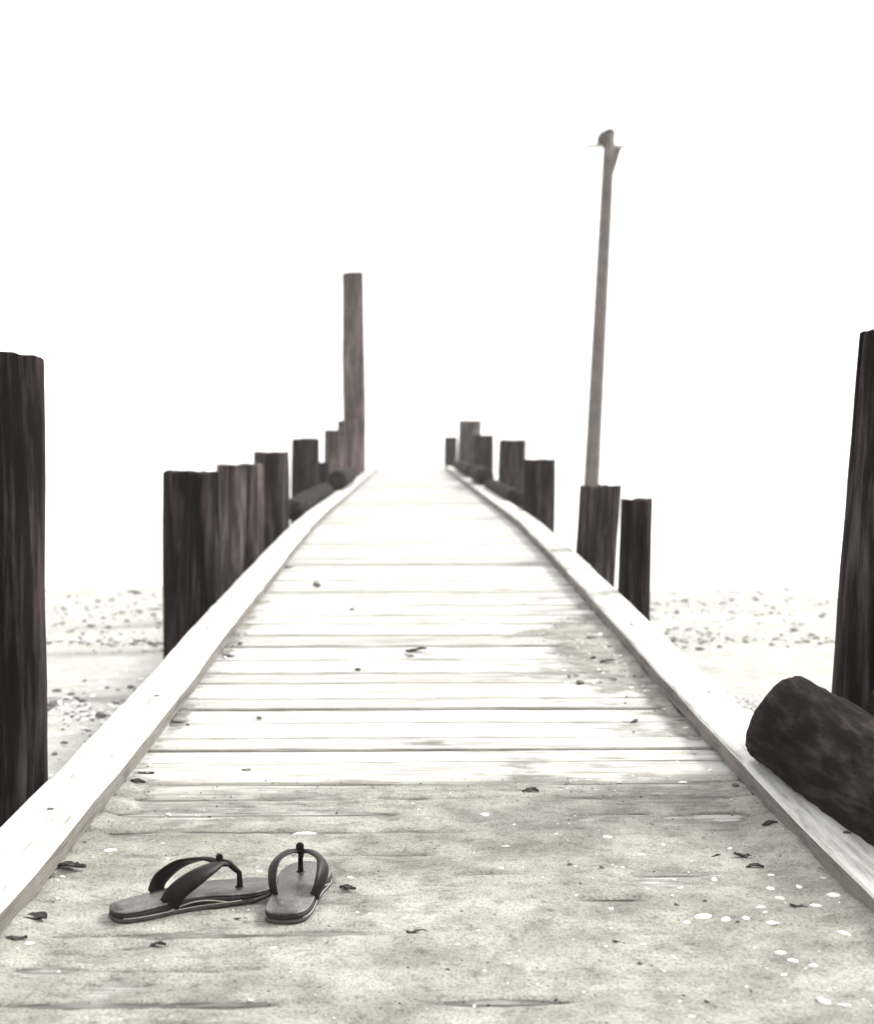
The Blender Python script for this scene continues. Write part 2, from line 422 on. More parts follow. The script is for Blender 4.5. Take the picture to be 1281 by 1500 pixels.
# ------------------------------------------------------------------ sand drifted over the boards
def plank_dz(y):
    i = np.clip(np.searchsorted(SEAMS, y) - 1, 0, len(plank_top) - 1)
    return np.array([p[2] for p in plank_top])[i]
SEAM_NEAR = SEAMS[(SEAMS > -1.2) & (SEAMS < 7.5)]
def seam_dist(y):
    i = np.clip(np.searchsorted(SEAM_NEAR, y), 1, len(SEAM_NEAR) - 1)
    return np.minimum(np.abs(y - SEAM_NEAR[i - 1]), np.abs(y - SEAM_NEAR[i]))
def ell(X, Y, px, py, rx, ry):
    cx, cy = on_deck(px, py); return np.exp(-(((X - cx) / rx) ** 2 + ((Y - cy) / ry) ** 2))
def sand_t(X, Y):
    X = np.asarray(X, float); Y = np.asarray(Y, float)
    cover = .0068 * (1 - smooth(3.10, 3.31, Y + .05 * fbm(X * 2.3, Y * 3, 40))) - .0035 * smooth(3.2, 3.4, Y)
    left = 1 - smooth(-.35, .15, X + .12 * fbm(X * 2, Y * 2, 41))
    thin = left * (.0034 + .0012 * smooth(2.7, 2.2, Y)) + .0022 * smooth(2.72, 3.15, Y)
    t = cover - thin + .0058 * fbm(X * 5, Y * 6, 42) + .0040 * fbm(X * 13, Y * 17, 43, 4) - .0050 * np.clip(vnoise(X * 38, Y * 46, 53) - .22, 0, 1)
    sd_ = seam_dist(Y + .006 * fbm(X * 6, Y * 2, 44))
    t = t - np.exp(-(sd_ / .011) ** 2) * (.0010 + .0038 * left + .003 * smooth(2.75, 3.1, Y)) * np.clip(1 + 2.2 * fbm(X * 2.5, Y * 9, 49), 0, 2)
    for px, py, rx, ry, dp in ((990, 1290, .075, .06, .0075), (955, 1372, .08, .05, .0085), (740, 1268, .07, .06, .0065), (1010, 1176, .1, .03, .006),
                               (720, 1400, .10, .05, .006), (560, 1260, .10, .06, .005), (1180, 1330, .06, .03, .006), (640, 1340, .09, .06, .004), (850, 1450, .12, .05, .004)):
        e = ell(X, Y, px, py, rx, ry); t = t - dp * e * (1 - .45 * e) + .45 * dp * ell(X, Y, px - 4, py + 26, rx * 1.1, ry * .6)
    t = t - .010 * ell(X, Y, 1010, 1201, .21, .05) * (1 + 1.6 * fbm(X * 7, Y * 9, 48))                      # bare board on the log side
    t = t - .030 * ell(X, Y, 755, 1472, .07, .010) - .022 * ell(X, Y, 895, 1323, .06, .008) - .014 * ell(X, Y, 715, 1286, .05, .008)
    # drift against the kerb further along, and crumbs along both kerbs
    pile = ell(X, Y, 905, 960, .20, .75) + .6 * ell(X, Y, 870, 925, .16, .5)
    t = np.where(Y > 3.3, t + .0085 * pile, t)
    edge = np.exp(-((np.abs(X) - .70) / .045) ** 2)
    t = t + edge * (.004 + .012 * fbm(X * 3, Y * 4, 46)) + edge * .008 * (Y < 3.3)
    return t
def sand_z(x, y):
    return float(zdeck(y)) + float(max(0.0, sand_t(x, y)))
xs = np.arange(-.705, .7051, .0045); ys = np.concatenate([np.arange(-1.3, 1.7, .03), np.arange(1.7, 3.5, .0045), np.arange(3.5, 7.0, .009)])
XX, YY = np.meshgrid(xs, ys)
TT = sand_t(XX, YY)
ZZ = zdeck(YY) + np.maximum(TT, 0) + .0013
sheet = grid_mesh('sand_drift', xs, ys, ZZ, M_SANDDECK)
at_ = sheet.data.attributes.new('depth', 'FLOAT', 'POINT'); at_.data.foreach_set('value', (TT * 1000).ravel())
tag(sheet, 'thin damp sand trodden over the jetty boards', kind='stuff')

# ------------------------------------------------------------------ timber posts
def post(name, X, Y, r, top, lean=(0, 0), seed=0, mat=None, label='', slant=(0, 0), splits=2, bottom=None, group=None):
    rr = random.Random(seed); segs = 110; r += .0008 * Y
    zb = (float(zground(X, Y)) - .5) if bottom is None else bottom
    rings = max(14, int((top - zb) / .07))
    sp = [(rr.uniform(0, 6.28), rr.uniform(.12, .30), rr.uniform(.25, 1.1), rr.uniform(.035, .06)) for _ in range(splits)]
    sp.append((-math.pi / 2 + rr.uniform(-.7, .7), rr.uniform(.22, .40), rr.uniform(.7, 1.6), .055))
    ph = [rr.uniform(0, 6.28) for _ in range(4)]
    V = []; Fs = []
    zs = [zb + (top - zb) * i / rings for i in range(rings + 1)]
    zs = zs[:-1] + [top - .012, top - .003, top]
    for i, z in enumerate(zs):
        hf = (z - zb) / (top - zb)
        ox = lean[0] * (z - top) ; oy = lean[1] * (z - top)
        for k in range(segs):
            a = 2 * math.pi * k / segs
            q = r * (1.03 - .06 * hf) * (1 + .035 * math.sin(2 * a + ph[0]) + .025 * math.sin(3 * a + ph[1] + z) + .10 * float(fbm(k * .12, z * 2.2, seed)) * .7 + .03 * math.sin(z * 2.3 + ph[2]))
            q += r * .04 * float(vnoise(k * .4, z * .7, seed + 3))
            for sa, dep, ln, wd in sp:
                d = (a - sa - .25 * math.sin(z * 1.5 + sa) * .3 + math.pi) % (2 * math.pi) - math.pi
                q -= r * dep * math.exp(-(d / wd) ** 2) * max(0.0, 1 - (top - z) / ln)
            if i == len(zs) - 1: q *= .955
            x = q * math.cos(a); y = q * math.sin(a)
            zz = z
            if z > top - .3: zz += (slant[0] * x + slant[1] * y) * (1 - (top - z) / .3) + (.010 * float(fbm(k * .12, seed * 1.7, seed + 5)) - .012 * max(0, float(vnoise(k * .25, 2.2, seed + 8))) if i >= len(zs) - 3 else 0)
            V.append((X + ox + x, Y + oy + y, zz))
    nr = len(zs)
    for i in range(nr - 1):
        for k in range(segs):
            a = i * segs + k; b = i * segs + (k + 1) % segs; Fs.append((a, b, b + segs, a + segs))
    # recessed end grain
    c0 = len(V); V.append((X, Y, top - .006))
    for k in range(segs): Fs.append(((nr - 1) * segs + k, (nr - 1) * segs + (k + 1) % segs, c0))
    Fs.append(tuple(reversed(range(segs))))
    base = Vector((X, Y, zb))
    V = [Vector(v) - base for v in V]
    o = mesh_obj(name, V, Fs, mat or M_POST, None, True)
    o.location = base
    # sharp crown
    b = bmesh.new(); b.from_mesh(o.data)
    for e in b.edges:
        if len(e.link_faces) == 2 and e.calc_face_angle(0) > .9: e.smooth = False
    b.to_mesh(o.data); b.free()
    return tag(o, label, 'post', group)
def top_z(py, y): return CAM.z - (py - 645.0) / F_PX * y
GP = 'timber posts along the jetty'
# posts on the side where the flip-flops lie
post('timber_post', -.978, 3.16, .122, top_z(517, 3.16), (.004, 0), 1, M_POST, 'tall thick dark post against the kerb, across the boards from the propped tarred logs', (-.10, .0), 3, group=GP)
post('timber_post', -.955, 5.95, .109, top_z(690, 5.95), (.003, 0), 2, M_POST, 'squat dark post with flat top, first of the short row behind the flip-flops', (-.02, 0), 2, group=GP)
post('timber_post', -.968, 7.80, .116, top_z(680, 7.80), (.0, 0), 3, M_WORN, 'second post of the short row behind the flip-flops, pale streak down its edge', (.03, 0), 3, group=GP)
post('timber_post', -.960, 9.42, .108, top_z(662, 9.42), (-.012, 0), 4, M_MIDPOST, 'third short post behind the flip-flops, cracked down its middle, where a log begins', (0, 0), 3, group=GP)
post('timber_post', -1.105, 14.6, .132, top_z(643, 14.6), (.01, 0), 5, M_POST, 'split-topped short post standing behind the log opposite the lamp pole', (0, .1), 4, group=GP)
post('timber_post', -1.085, 20.0, .138, top_z(630, 20.0), (.0, 0), 6, M_GREYPOST, 'greyish short post between the split-topped post and the towering post', (0, 0), 4, group=GP)
post('timber_post', -1.085, 23.9, .146, top_z(616, 23.9), (-.01, 0), 7, M_GREYPOST, 'pale grey short post right at the foot of the towering post', (0, 0), 4, group=GP)
post('towering_post', -1.060, 25.9, .180, top_z(402, 25.9), (-.004, 0), 8, M_GREYPOST, 'very tall weathered post towering above the short ones near the jetty end', (.06, 0), 5)
post('stub_post', -1.10, 17.6, .052, top_z(677, 17.6), (0, 0), 9, M_POST, 'thin low stub poking up behind the logs opposite the lamp pole', (0, 0), 1)
# posts on the side of the lamp pole
post('timber_post', 1.160, 3.42, .135, top_z(484, 3.42), (.055, 0), 11, M_POST, 'tall leaning post standing behind the two propped tarred logs', (0, 0), 3, group=GP)
post('timber_post', .915, 6.10, .066, top_z(731, 6.10), (.022, 0), 12, M_POST, 'slim short post, the first beyond the propped tarred logs', (.03, 0), 2, group=GP)
post('timber_post', .995, 7.85, .112, top_z(711, 7.85), (.055, 0), 13, M_MIDPOST, 'wide leaning post with a deep split, hiding the foot of the lamp pole', (0, 0), 4, group=GP)
post('timber_post', .965, 11.25, .114, top_z(673, 11.25), (.01, 0), 14, M_POST, 'short upright post beyond the deep-split post, where a low far log begins', (0, 0), 3, group=GP)
post('timber_post', 1.135, 16.55, .141, top_z(644, 16.55), (.02, 0), 15, M_MIDPOST, 'short post with two dark splits behind a far log on the lamp pole side', (.0, 0), 5, group=GP)
post('timber_post', 1.105, 22.5, .145, top_z(637, 22.5), (.01, 0), 16, M_POST, 'stout dark post standing before the highest pale post of its row', (0, 0), 3, group=GP)
post('timber_post', 1.085, 26.9, .200, top_z(616, 26.9), (.02, 0), 17, M_WORN, 'highest pale grey post of the row opposite the towering post', (.0, 0), 4, group=GP)
post('timber_post', .855, 31.3, .115, top_z(640, 31.3), (.02, 0), 18, M_POST, 'last dark post beyond the very end of the jetty', (0, 0), 2, group=GP)

# ------------------------------------------------------------------ logs lying along the outer edge of the kerbs
def log(X0, Y0, r0, X1, Y1, r1, seed, label, lift=0.0):
    rr = random.Random(seed); segs = 30; L = Y1 - Y0; nn = max(12, int(L / .09))
    V = []; Fs = []
    prof = [(0.0, .90), (.012, .97), (.03, 1.0)] + [(.03 + (1 - .06) * i / nn, 1.0) for i in range(1, nn)] + [(.97, 1.0), (.988, .985), (1.0, .90)]
    base = Vector((X0, Y0, float(zdeck(Y0)) + .058 + lift))
    for i, (t, e) in enumerate(prof):
        y = Y0 + L * t; x = X0 + (X1 - X0) * t; r = (r0 + (r1 - r0) * t)
        zc = float(zdeck(y)) + .060 + r * .93 + lift
        for k in range(segs):
            a = 2 * math.pi * k / segs
            q = r * e * (1 + .06 * float(fbm(k * .4, y * 3, seed)) + .03 * float(vnoise(k * .8, y * 9, seed + 4)) + .02 * math.sin(2 * a + seed))
            V.append(Vector((x + q * math.cos(a), y + rr.uniform(-.002, .002), zc + q * math.sin(a))) - base)
    m = len(prof)
    for i in range(m - 1):
        for k in range(segs):
            a = i * segs + k; b = i * segs + (k + 1) % segs; Fs.append((a, a + segs, b + segs, b))
    Fs.append(tuple(range(segs))); Fs.append(tuple(reversed(range((m - 1) * segs, m * segs))))
    o = mesh_obj('fender_log', V, Fs, M_LOG, None, True); o.location = base; recalc(o)
    return tag(o, label, 'log', 'dark logs lying along the kerbs')
def propped_log(c0, r0, c1, r1, seed, label):         # c0 far cut end on the kerb, c1 near end down on the beach
    c0 = Vector(c0); c1 = Vector(c1); ax = (c0 - c1).normalized(); segs = 64; nn = 60
    d = (c0 - CAM).normalized()
    cut = (ax + (ax - d * ax.dot(d)).normalized() * 2.2).normalized()     # sawn off at a slant
    u = ax.cross(Vector((0, 0, 1))).normalized(); v = u.cross(ax)
    V = []; Fs = []
    tl = [0.0] + list(np.linspace(.004, .975, nn)) + [.992, 1.0]
    for i, t in enumerate(tl):
        c = c1 + (c0 - c1) * t; r = r1 + (r0 - r1) * t
        e = .965 if i in (0, len(tl) - 1) else (.995 if i == len(tl) - 2 else 1.0)
        for k in range(segs):
            a = 2 * math.pi * k / segs
            q = r * e * (1 + .025 * float(fbm(k * .20, t * 9, seed)) + .06 * float(fbm(k * .55, t * 40, seed + 4)) + .025 * math.sin(2 * a + 1))
            off = (u * math.cos(a) + v * math.sin(a)) * q
            sh = -off.dot(cut) / ax.dot(cut) * float(smooth(.55, 1.0, t)) + (.006 * float(vnoise(k * .5, 1.1, seed)) if i == len(tl) - 1 else 0)
            V.append(c + off + ax * sh - c1)
    m = len(tl)
    for i in range(m - 1):
        for k in range(segs):
            a = i * segs + k; b = i * segs + (k + 1) % segs; Fs.append((a, b, b + segs, a + segs))
    Fs.append(tuple(range(segs))); Fs.append(tuple(range((m - 1) * segs, m * segs)))
    o = mesh_obj('propped_log', V, Fs, M_LOG, None, True); o.location = c1; recalc(o)
    b = bmesh.new(); b.from_mesh(o.data)
    for e in b.edges:
        if len(e.link_faces) == 2 and e.calc_face_angle(0) > .7: e.smooth = False
    b.to_mesh(o.data); b.free()
    return tag(o, label, 'log')
propped_log((.772, 3.20, .180), .104, (1.08, 1.58, .015), .136, 21, 'big rough tarred log propped on the kerb in front of the leaning post')
propped_log((.975, 3.06, .262), .080, (1.50, 1.85, -.01), .090, 27, 'second tarred log wedged between the big propped log and the leaning post')
log(-.950, 10.9, .082, -.940, 15.1, .086, 22, 'low dark log at the kerb between the third short post and the split-topped post', -.060)
log(-.845, 15.7, .112, -.845, 18.8, .108, 23, 'far dark log on the kerb below the greyish short post and thin stub')
log(.900, 12.9, .084, .900, 16.7, .084, 24, 'low dark round-ended log at the kerb below the post with two dark splits', -.060)
log(.855, 17.2, .112, .855, 19.3, .112, 25, 'short dark log on the kerb before the stout dark post')
log(.865, 20.9, .100, .865, 26.0, .100, 26, 'farthest dark log on the kerb below the highest grey post')

# ------------------------------------------------------------------ lamp pole standing in the shallows
LY = 22.0
def at(px, py, y=LY):
    d = ray(px, py); return Vector((CAM.x + d.x * y, y, CAM.z + d.z * y))
b0 = at(859.5, 860); b0.z = -1.3
lp = tag(empty('lamp_pole', b0), 'tall slender leaning lamp pole standing alone in the pale water', 'lamp pole')
def local(V): return [Vector(v) - b0 for v in V]
ptop = at(893.5, 196)
pts = [b0 + (ptop - b0) * t for t in np.linspace(0, 1, 14)]
V, Fs = tube(pts, list(np.linspace(.128, .088, 14)), 16); mesh_obj('pole', local(V), Fs, M_POLE, lp, True)
hp = [at(894, 200), at(891, 196), at(887, 199), at(883, 206), at(880, 213)]
V, Fs = tube(hp, [.05, .075, .095, .10, .06], 14); mesh_obj('lamp_hood', local(V), Fs, M_IRON, lp, True)
V, Fs = tube([at(900, 196, LY + .1), at(896, 191, LY), at(889, 193, LY - .05)], [.03, .04, .04], 10); mesh_obj('hood_cap', local(V), Fs, M_IRON, lp, True)
p0, p1, p2 = at(911, 216), at(897, 262), at(893, 216)
V = [p0 + Vector((0, -.04, 0)), p1 + Vector((0, -.04, 0)), p2 + Vector((0, -.04, 0)), p0 + Vector((0, .04, 0)), p1 + Vector((0, .04, 0)), p2 + Vector((0, .04, 0))]
mesh_obj('bracket', local(V), [(0, 1, 2), (5, 4, 3), (0, 3, 4, 1), (1, 4, 5, 2), (2, 5, 3, 0)], M_POLE, lp)
V, Fs = tube([at(856, 215), at(872, 213.5), at(890, 213), at(905, 215), at(920, 214)], [.028, .034, .034, .034, .03], 10); mesh_obj('cross_arm', local(V), Fs, M_PALE, lp, True)
V, Fs = tube([at(871, 655), at(866, 680), at(860, 712), at(852, 760), at(846, 850)], [.04, .05, .05, .05, .05], 10); mesh_obj('brace', local(V), Fs, M_POLE, lp, True)
for yy in (668,):
    c = at(868 + (700 - yy) * .05, yy)
    V, Fs = tube([c + Vector((0, 0, -.03)), c + Vector((0, 0, .03))], [.112, .112], 16); mesh_obj('band', local(V), Fs, M_IRON, lp, True)

# ------------------------------------------------------------------ flip-flops
def halfw(t):       # half width of the sole along its length, heel 0 .. toe 1
    return np.interp(t, [0, .015, .05, .10, .18, .35, .5, .68, .82, .92, .97, 1.0], [.008, .023, .033, .0375, .0395, .038, .040, .0485, .049, .041, .029, .008])
FOOT = 1
def side_off(t): return FOOT * .007 * math.sin((t - .15) * 3.0)
LEN = .293
def lift(t): return .004 * max(0, (t - .75) / .25) ** 2 + .001
def sole_layer(z0, z1, inset=0.0, seg=44):
    ts = [0.5 - 0.5 * math.cos(math.pi * i / seg) for i in range(seg + 1)]
    V = []; Fs = []
    loop = [(t, 1) for t in ts] + [(t, -1) for t in reversed(ts[1:-1])]
    f0 = z0 if callable(z0) else (lambda t: z0)
    f1 = z1 if callable(z1) else (lambda t: z1)
    rows = ((f0, 0.0, -.0015), (f0, .0015, 0), (f1, -.0012, 0), (f1, 0.0, -.0016))
    for zf, dz_, off in rows:
        for t, s in loop:
            z = zf(t) + dz_
            hw_ = float(halfw(t)) * (1 - inset / .045) + off
            V.append((t * LEN * (1 - 0 * inset) - (off if t < .5 else -off) * 0, s * hw_ + side_off(t), z + lift(t)))
    m = len(loop)
    for r in range(3):
        for k in range(m):
            a = r * m + k; b = r * m + (k + 1) % m; Fs.append((a, b, b + m, a + m))
    n2 = len(ts)
    for r, flip in ((0, True), (3, False)):          # strips across
        for i in range(n2 - 1):
            a = r * m + i; b = r * m + i + 1
            c = r * m + (m - i - 1 if i + 1 < n2 - 1 else n2 - 1); d = r * m + ((m - i) % m)
            q = [a, b, c, d]; q = list(dict.fromkeys(q))
            if len(q) >= 3: Fs.append(tuple(q) if flip else tuple(reversed(q)))
    return V, Fs
def ribbon(ctrl, widths, normals, th=.0058, nseg=26, wn=5):
    P = [Vector(c) for c in ctrl]; Nn = [Vector(c).normalized() for c in normals]
    def cr(arr, u):
        m = len(arr) - 1; i = min(int(u * m), m - 1); f = u * m - i
        p0, p1, p2, p3 = arr[max(i - 1, 0)], arr[i], arr[i + 1], arr[min(i + 2, m)]
        return 0.5 * ((2 * p1) + (p2 - p0) * f + (2 * p0 - 5 * p1 + 4 * p2 - p3) * f * f + (-p0 + 3 * p1 - 3 * p2 + p3) * f ** 3)
    V = []; Fs = []
    for i in range(nseg + 1):
        u = i / nseg; p = cr(P, u); q = cr(P, min(1, u + .01)) - cr(P, max(0, u - .01)); t = q.normalized()
        nn = cr(Nn, u); nn = (nn - t * nn.dot(t)).normalized(); s = t.cross(nn)
        w_ = float(np.interp(u, np.linspace(0, 1, len(widths)), widths)) / 2
        top = [p + s * (w_ * f) + nn * (th / 2 * (1 - .55 * abs(f) ** 3) - .0022 * f * f) for f in np.linspace(-1, 1, wn)]
        bot = [p + s * (w_ * f) + nn * (-th / 2 * (1 - .55 * abs(f) ** 3) - .0022 * f * f) for f in np.linspace(1, -1, wn)]
        V += top + bot
    m = 2 * wn
    for i in range(nseg):
        for k in range(m):
            a = i * m + k; b = i * m + (k + 1) % m; Fs.append((a, b, b + m, a + m))
    Fs.append(tuple(range(m))); Fs.append(tuple(range(nseg * m, nseg * m + m)))
    return V, Fs
def flip_flop(heel, toe, label, foot):
    global FOOT
    FOOT = foot
    h = Vector((heel[0], heel[1], 0)); t = Vector((toe[0], toe[1], 0)); d = (t - h).normalized()
    z = max(sand_z(*heel), sand_z(*toe), sand_z((heel[0] + toe[0]) / 2, (heel[1] + toe[1]) / 2)) - .0022
    o = tag(empty('flip_flop', (h.x, h.y, z), math.atan2(d.y, d.x)), label, 'flip-flop', 'pair of flip-flops left on the boards')
    so = lambda t: .0060
    V, Fs = sole_layer(0.0, .0062); recalc(mesh_obj('outsole', V, Fs, M_OUT, o, True))
    mtop = lambda t: .0140 + .006 * math.exp(-((t - .45) / .22) ** 2) - .004 * float(smooth(.6, 1, t))
    V, Fs = sole_layer(.0065, mtop, .0012); recalc(mesh_obj('midsole', V, Fs, M_MID, o, True))
    V, Fs = sole_layer(lambda t: mtop(t) + .0003, lambda t: mtop(t) + .0042, .0022)
    bed = mesh_obj('footbed', V, Fs, M_BED, o, True); recalc(bed)
    # dished footbed: slight cup at heel and ball, raised rim
    for v in bed.data.vertices:
        if v.co.z > mtop(v.co.x / LEN) + .0035 + lift(v.co.x / LEN): pass
    zb = lambda t: mtop(t) + .0042 + lift(t)
    # pale arch trim on both sides: two lines meeting at their ends
    for s in (-1, 1):
        for kk in (0, 1):
            pts = []
            for u in np.linspace(0, 1, 22):
                tt = .04 + .70 * u if kk == 0 else .30 + .36 * u
                zz = .0074 + (0 if kk == 0 else .0085 * math.sin(math.pi * u))
                pts.append((tt * LEN, s * (float(halfw(tt)) - .0002) + side_off(tt), zz + lift(tt)))
            V, Fs = tube(pts, [.0009] * 22, 6); mesh_obj('arch_piping', V, Fs, M_TRIM, o, True)
    A = .40                                           # strap anchors
    J = Vector((.196, side_off(.66) - foot * .006, .066))
    for s in (-1, 1):
        ya = s * (float(halfw(A)) - .003) + side_off(A)
        za = zb(A)
        ctrl = [(.090, ya * 1.0, za - .007), (.104, ya * 1.20, za + .016), (.140, ya * 1.20, za + .037), (.176, ya * .66 + J.y * .4, .0700), (J.x, J.y + s * .005, J.z + .001), (J.x + .015, J.y + s * .001, J.z - .004)]
        nrm = [(-.25, c_[1] * 22, max(.1, (c_[2] - .030) * 26)) for c_ in ctrl[:4]] + [(-.05, s * .15, 1), (.4, 0, 1)]
        V, Fs = ribbon(ctrl, [.034, .033, .030, .024, .015, .011], nrm)
        st = mesh_obj('strap', V, Fs, M_STRAP, o, True); recalc(st)
    tx = .229; ty = side_off(.79) - foot * .009; tz = zb(.79)
    V, Fs = tube([(J.x + .002, J.y, J.z - .001), (J.x + .016, J.y, J.z - .004), (J.x + .027, (J.y + ty) / 2, J.z - .016), (tx, ty, tz + .026), (tx + .001, ty, tz + .008), (tx, ty, tz - .004)],
                 [.0065, .0062, .0052, .0047, .0050, .0068], 12)
    mesh_obj('toe_post', V, Fs, M_STRAP, o, True)
    bm = bmesh.new(); bmesh.ops.create_cube(bm, size=1.0)
    bmesh.ops.scale(bm, vec=(.010, .0135, .015), verts=bm.verts); bmesh.ops.bevel(bm, geom=bm.edges, offset=.0025, segments=2, affect='EDGES')
    bmesh.ops.translate(bm, vec=(J.x - .002, J.y, J.z + .008), verts=bm.verts)
    me = bpy.data.meshes.new('strap_loop'); bm.to_mesh(me); bm.free(); me.materials.append(M_STRAP)
    k = bpy.data.objects.new('strap_loop', me); COL.objects.link(k); k.parent = o
    V, Fs = tube([(tx, ty, tz - .003), (tx, ty, tz + .0016)], [.0085, .0075], 14); mesh_obj('toe_plug', V, Fs, M_MID, o, True)
    return o
def deck_dir(p, q):
    a = on_deck(*p); b = on_deck(*q); v = Vector((b[0] - a[0], b[1] - a[1])).normalized() * LEN
    return a, (a[0] + v.x, a[1] + v.y)
hA, tA = deck_dir((162, 1351), (412, 1306))
hB, tB = deck_dir((418, 1358), (450, 1274))
flip_flop(hA, tA, 'dark-strapped flip-flop lying side-on, showing its pale arch piping', 1)
flip_flop(hB, tB, 'dark-strapped flip-flop with its heel end-on and toe pointing along the jetty', -1)

# ------------------------------------------------------------------ shells, pebbles and weed scraps on the boards
def shell_mesh(kind):
    r = random.Random(300 + kind); V = []; Fs = []; nr, ns = 6, 22
    for i in range(nr + 1):
        f = i / nr
        for k in range(ns):
            a = 2 * math.pi * k / ns
            rib = 1 + (.05 * math.cos(a * 11) * f if kind % 2 == 0 else .02 * r.uniform(-1, 1) * f) + .30 * f * float(fbm(2 + 1.3 * math.cos(a), 2 + 1.3 * math.sin(a), 60 + kind))
            # umbo pushed to one side: the rings open like a fan
            x = f * .5 * math.cos(a) * rib * (1.0 if kind != 2 else 1.25); y = f * (.42 * math.sin(a)) * rib - .20 * (1 - f)
            z = .20 * (1 - f ** 2.2) * (1 if kind < 3 else .55) + .012 * math.cos(a * 11) * f * (kind % 2 == 0)
            if kind == 3 and a > 4.3: x *= .55; y *= .7
            V.append((x, y, z))
    for i in range(nr):
        for k in range(ns):
            a = i * ns + k; b = i * ns + (k + 1) % ns
            if i == 0: Fs.append((a, a + ns, b + ns))
            else: Fs.append((a, a + ns, b + ns, b))
    off = len(V)                                      # inner face, so the valve has thickness
    V += [(x * .94, y * .94, z - .045) for x, y, z in V[:]]
    for f in Fs[:]: Fs.append(tuple(v + off for v in reversed(f)))
    for k in range(ns):
        a = nr * ns + k; b = nr * ns + (k + 1) % ns; Fs.append((a, a + off, b + off, b))
    me = bpy.data.meshes.new('shell'); me.from_pydata(V, [], Fs); me.update()
    me.polygons.foreach_set('use_smooth', [True] * len(me.polygons)); return me
def rock_mesh(seed, name='pebble', flat=.6, sub=2):
    bm = bmesh.new(); bmesh.ops.create_icosphere(bm, subdivisions=sub, radius=.5)
    for v in bm.verts:
        q = 1 + .6 * float(fbm(v.co.x * 2.2 + seed * 3.1, v.co.y * 2.2 + v.co.z * 1.7, seed)); v.co *= q; v.co.z *= flat * .8; v.co.y *= .7
    me = bpy.data.meshes.new(name); bm.to_mesh(me); bm.free()
    me.polygons.foreach_set('use_smooth', [True] * len(me.polygons)); return me
def scrap_mesh(seed):                                 # curled scrap of dry weed or bark, with thickness
    r = random.Random(seed); n1 = 9; V = []; Fs = []
    bend = r.uniform(.5, 1.2); wob = r.uniform(0, 6)
    for i in range(n1 + 1):
        u = i / n1; x = u - .5; wv = .05 + .17 * math.sin(math.pi * min(1, u * 1.05)) * (1 + .5 * r.uniform(-1, 1))
        zc = .16 * math.sin(u * 3.1 * bend + wob) * .6 + .12; yc = .12 * math.sin(u * 5 + wob)
        for f in (-1, -.3, .4, 1):
            V.append((x, yc + wv * f, zc + .10 * f * f * r.uniform(.3, 1.2)))
    m = 4; off = (n1 + 1) * m
    V += [(x, y, z - .05) for x, y, z in V[:]]
    for i in range(n1):
        for k in range(m - 1):
            a = i * m + k; Fs.append((a, a + m, a + m + 1, a + 1)); Fs.append((a + off, a + 1 + off, a + m + 1 + off, a + m + off))
        for k in (0, m - 1):
            a = i * m + k; Fs.append((a, a + m, a + m + off, a + off))
    for i in (0, n1):
        for k in range(m - 1): a = i * m + k; Fs.append((a, a + 1, a + 1 + off, a + off))
    me = bpy.data.meshes.new('weed_scrap'); me.from_pydata(V, [], Fs); me.update(); return me
def with_mat(me, m): me.materials.clear(); me.materials.append(m); return me
SHELLS = [with_mat(shell_mesh(k), M_SHELL) for k in range(4)]
SHELLS_G = [with_mat(shell_mesh(k), M_SHELLGREY) for k in (0, 3)]
ROCKS = [with_mat(rock_mesh(k), M_STONE) for k in range(5)]
ROCKS_P = [with_mat(rock_mesh(k + 9), M_STONEPALE) for k in range(3)]
SCRAPS = [with_mat(scrap_mesh(k), M_WEED) for k in range(6)]
ROCK_TINY = None
def place(name, me, x, y, z, size, label, cat, group, tilt=.25, sc=(1, 1, 1), rz=None):
    o = bpy.data.objects.new(name, me); COL.objects.link(o)
    o.location = (x, y, z); o.scale = tuple(size * s for s in sc)
    o.rotation_euler = (random.gauss(0, tilt * .6), random.gauss(0, tilt * .6), random.uniform(0, 6.28) if rz is None else rz)
    return tag(o, label, cat, group)
FF = [Vector(hA), Vector(tA), Vector(hB), Vector(tB)]
def shell_label(x, y, s):
    d = min((Vector((x, y)) - p).length for p in FF)
    if y > 3.28:
        if x > .25: return 'small white shell in the drift of sand and pebbles by the kerb', 'shells in the kerb drift'
        return 'tiny white shell on the bare pale boards', 'shells on the bare boards'
    if d < .24: return 'small white shell fragment on the sand close to the flip-flops', 'shells close to the flip-flops'
    if x < -.45: return 'white shell chip on the sandy boards at the kerb by the flip-flops', 'shells at the flip-flop kerb'
    if x > .36:
        if s > .024: return 'large bleached shell in the scatter of shells below the tarred log', 'large shells below the log'
        return 'little white shell in the scatter of shells below the tarred log', 'small shells below the log'
    if y > 2.85: return 'white shell chip on the thin sand where the bare boards begin', 'shells where the bare boards begin'
    if s > .016: return 'fair-sized white shell on trodden sand between the flip-flops and the log', 'fair-sized shells on the open sand'
    if y < 2.2: return 'little white shell on the sand by the open black gap between boards', 'shells by the open gap'
    return 'little white shell chip on trodden sand between the flip-flops and the log', 'little shells on the open sand'
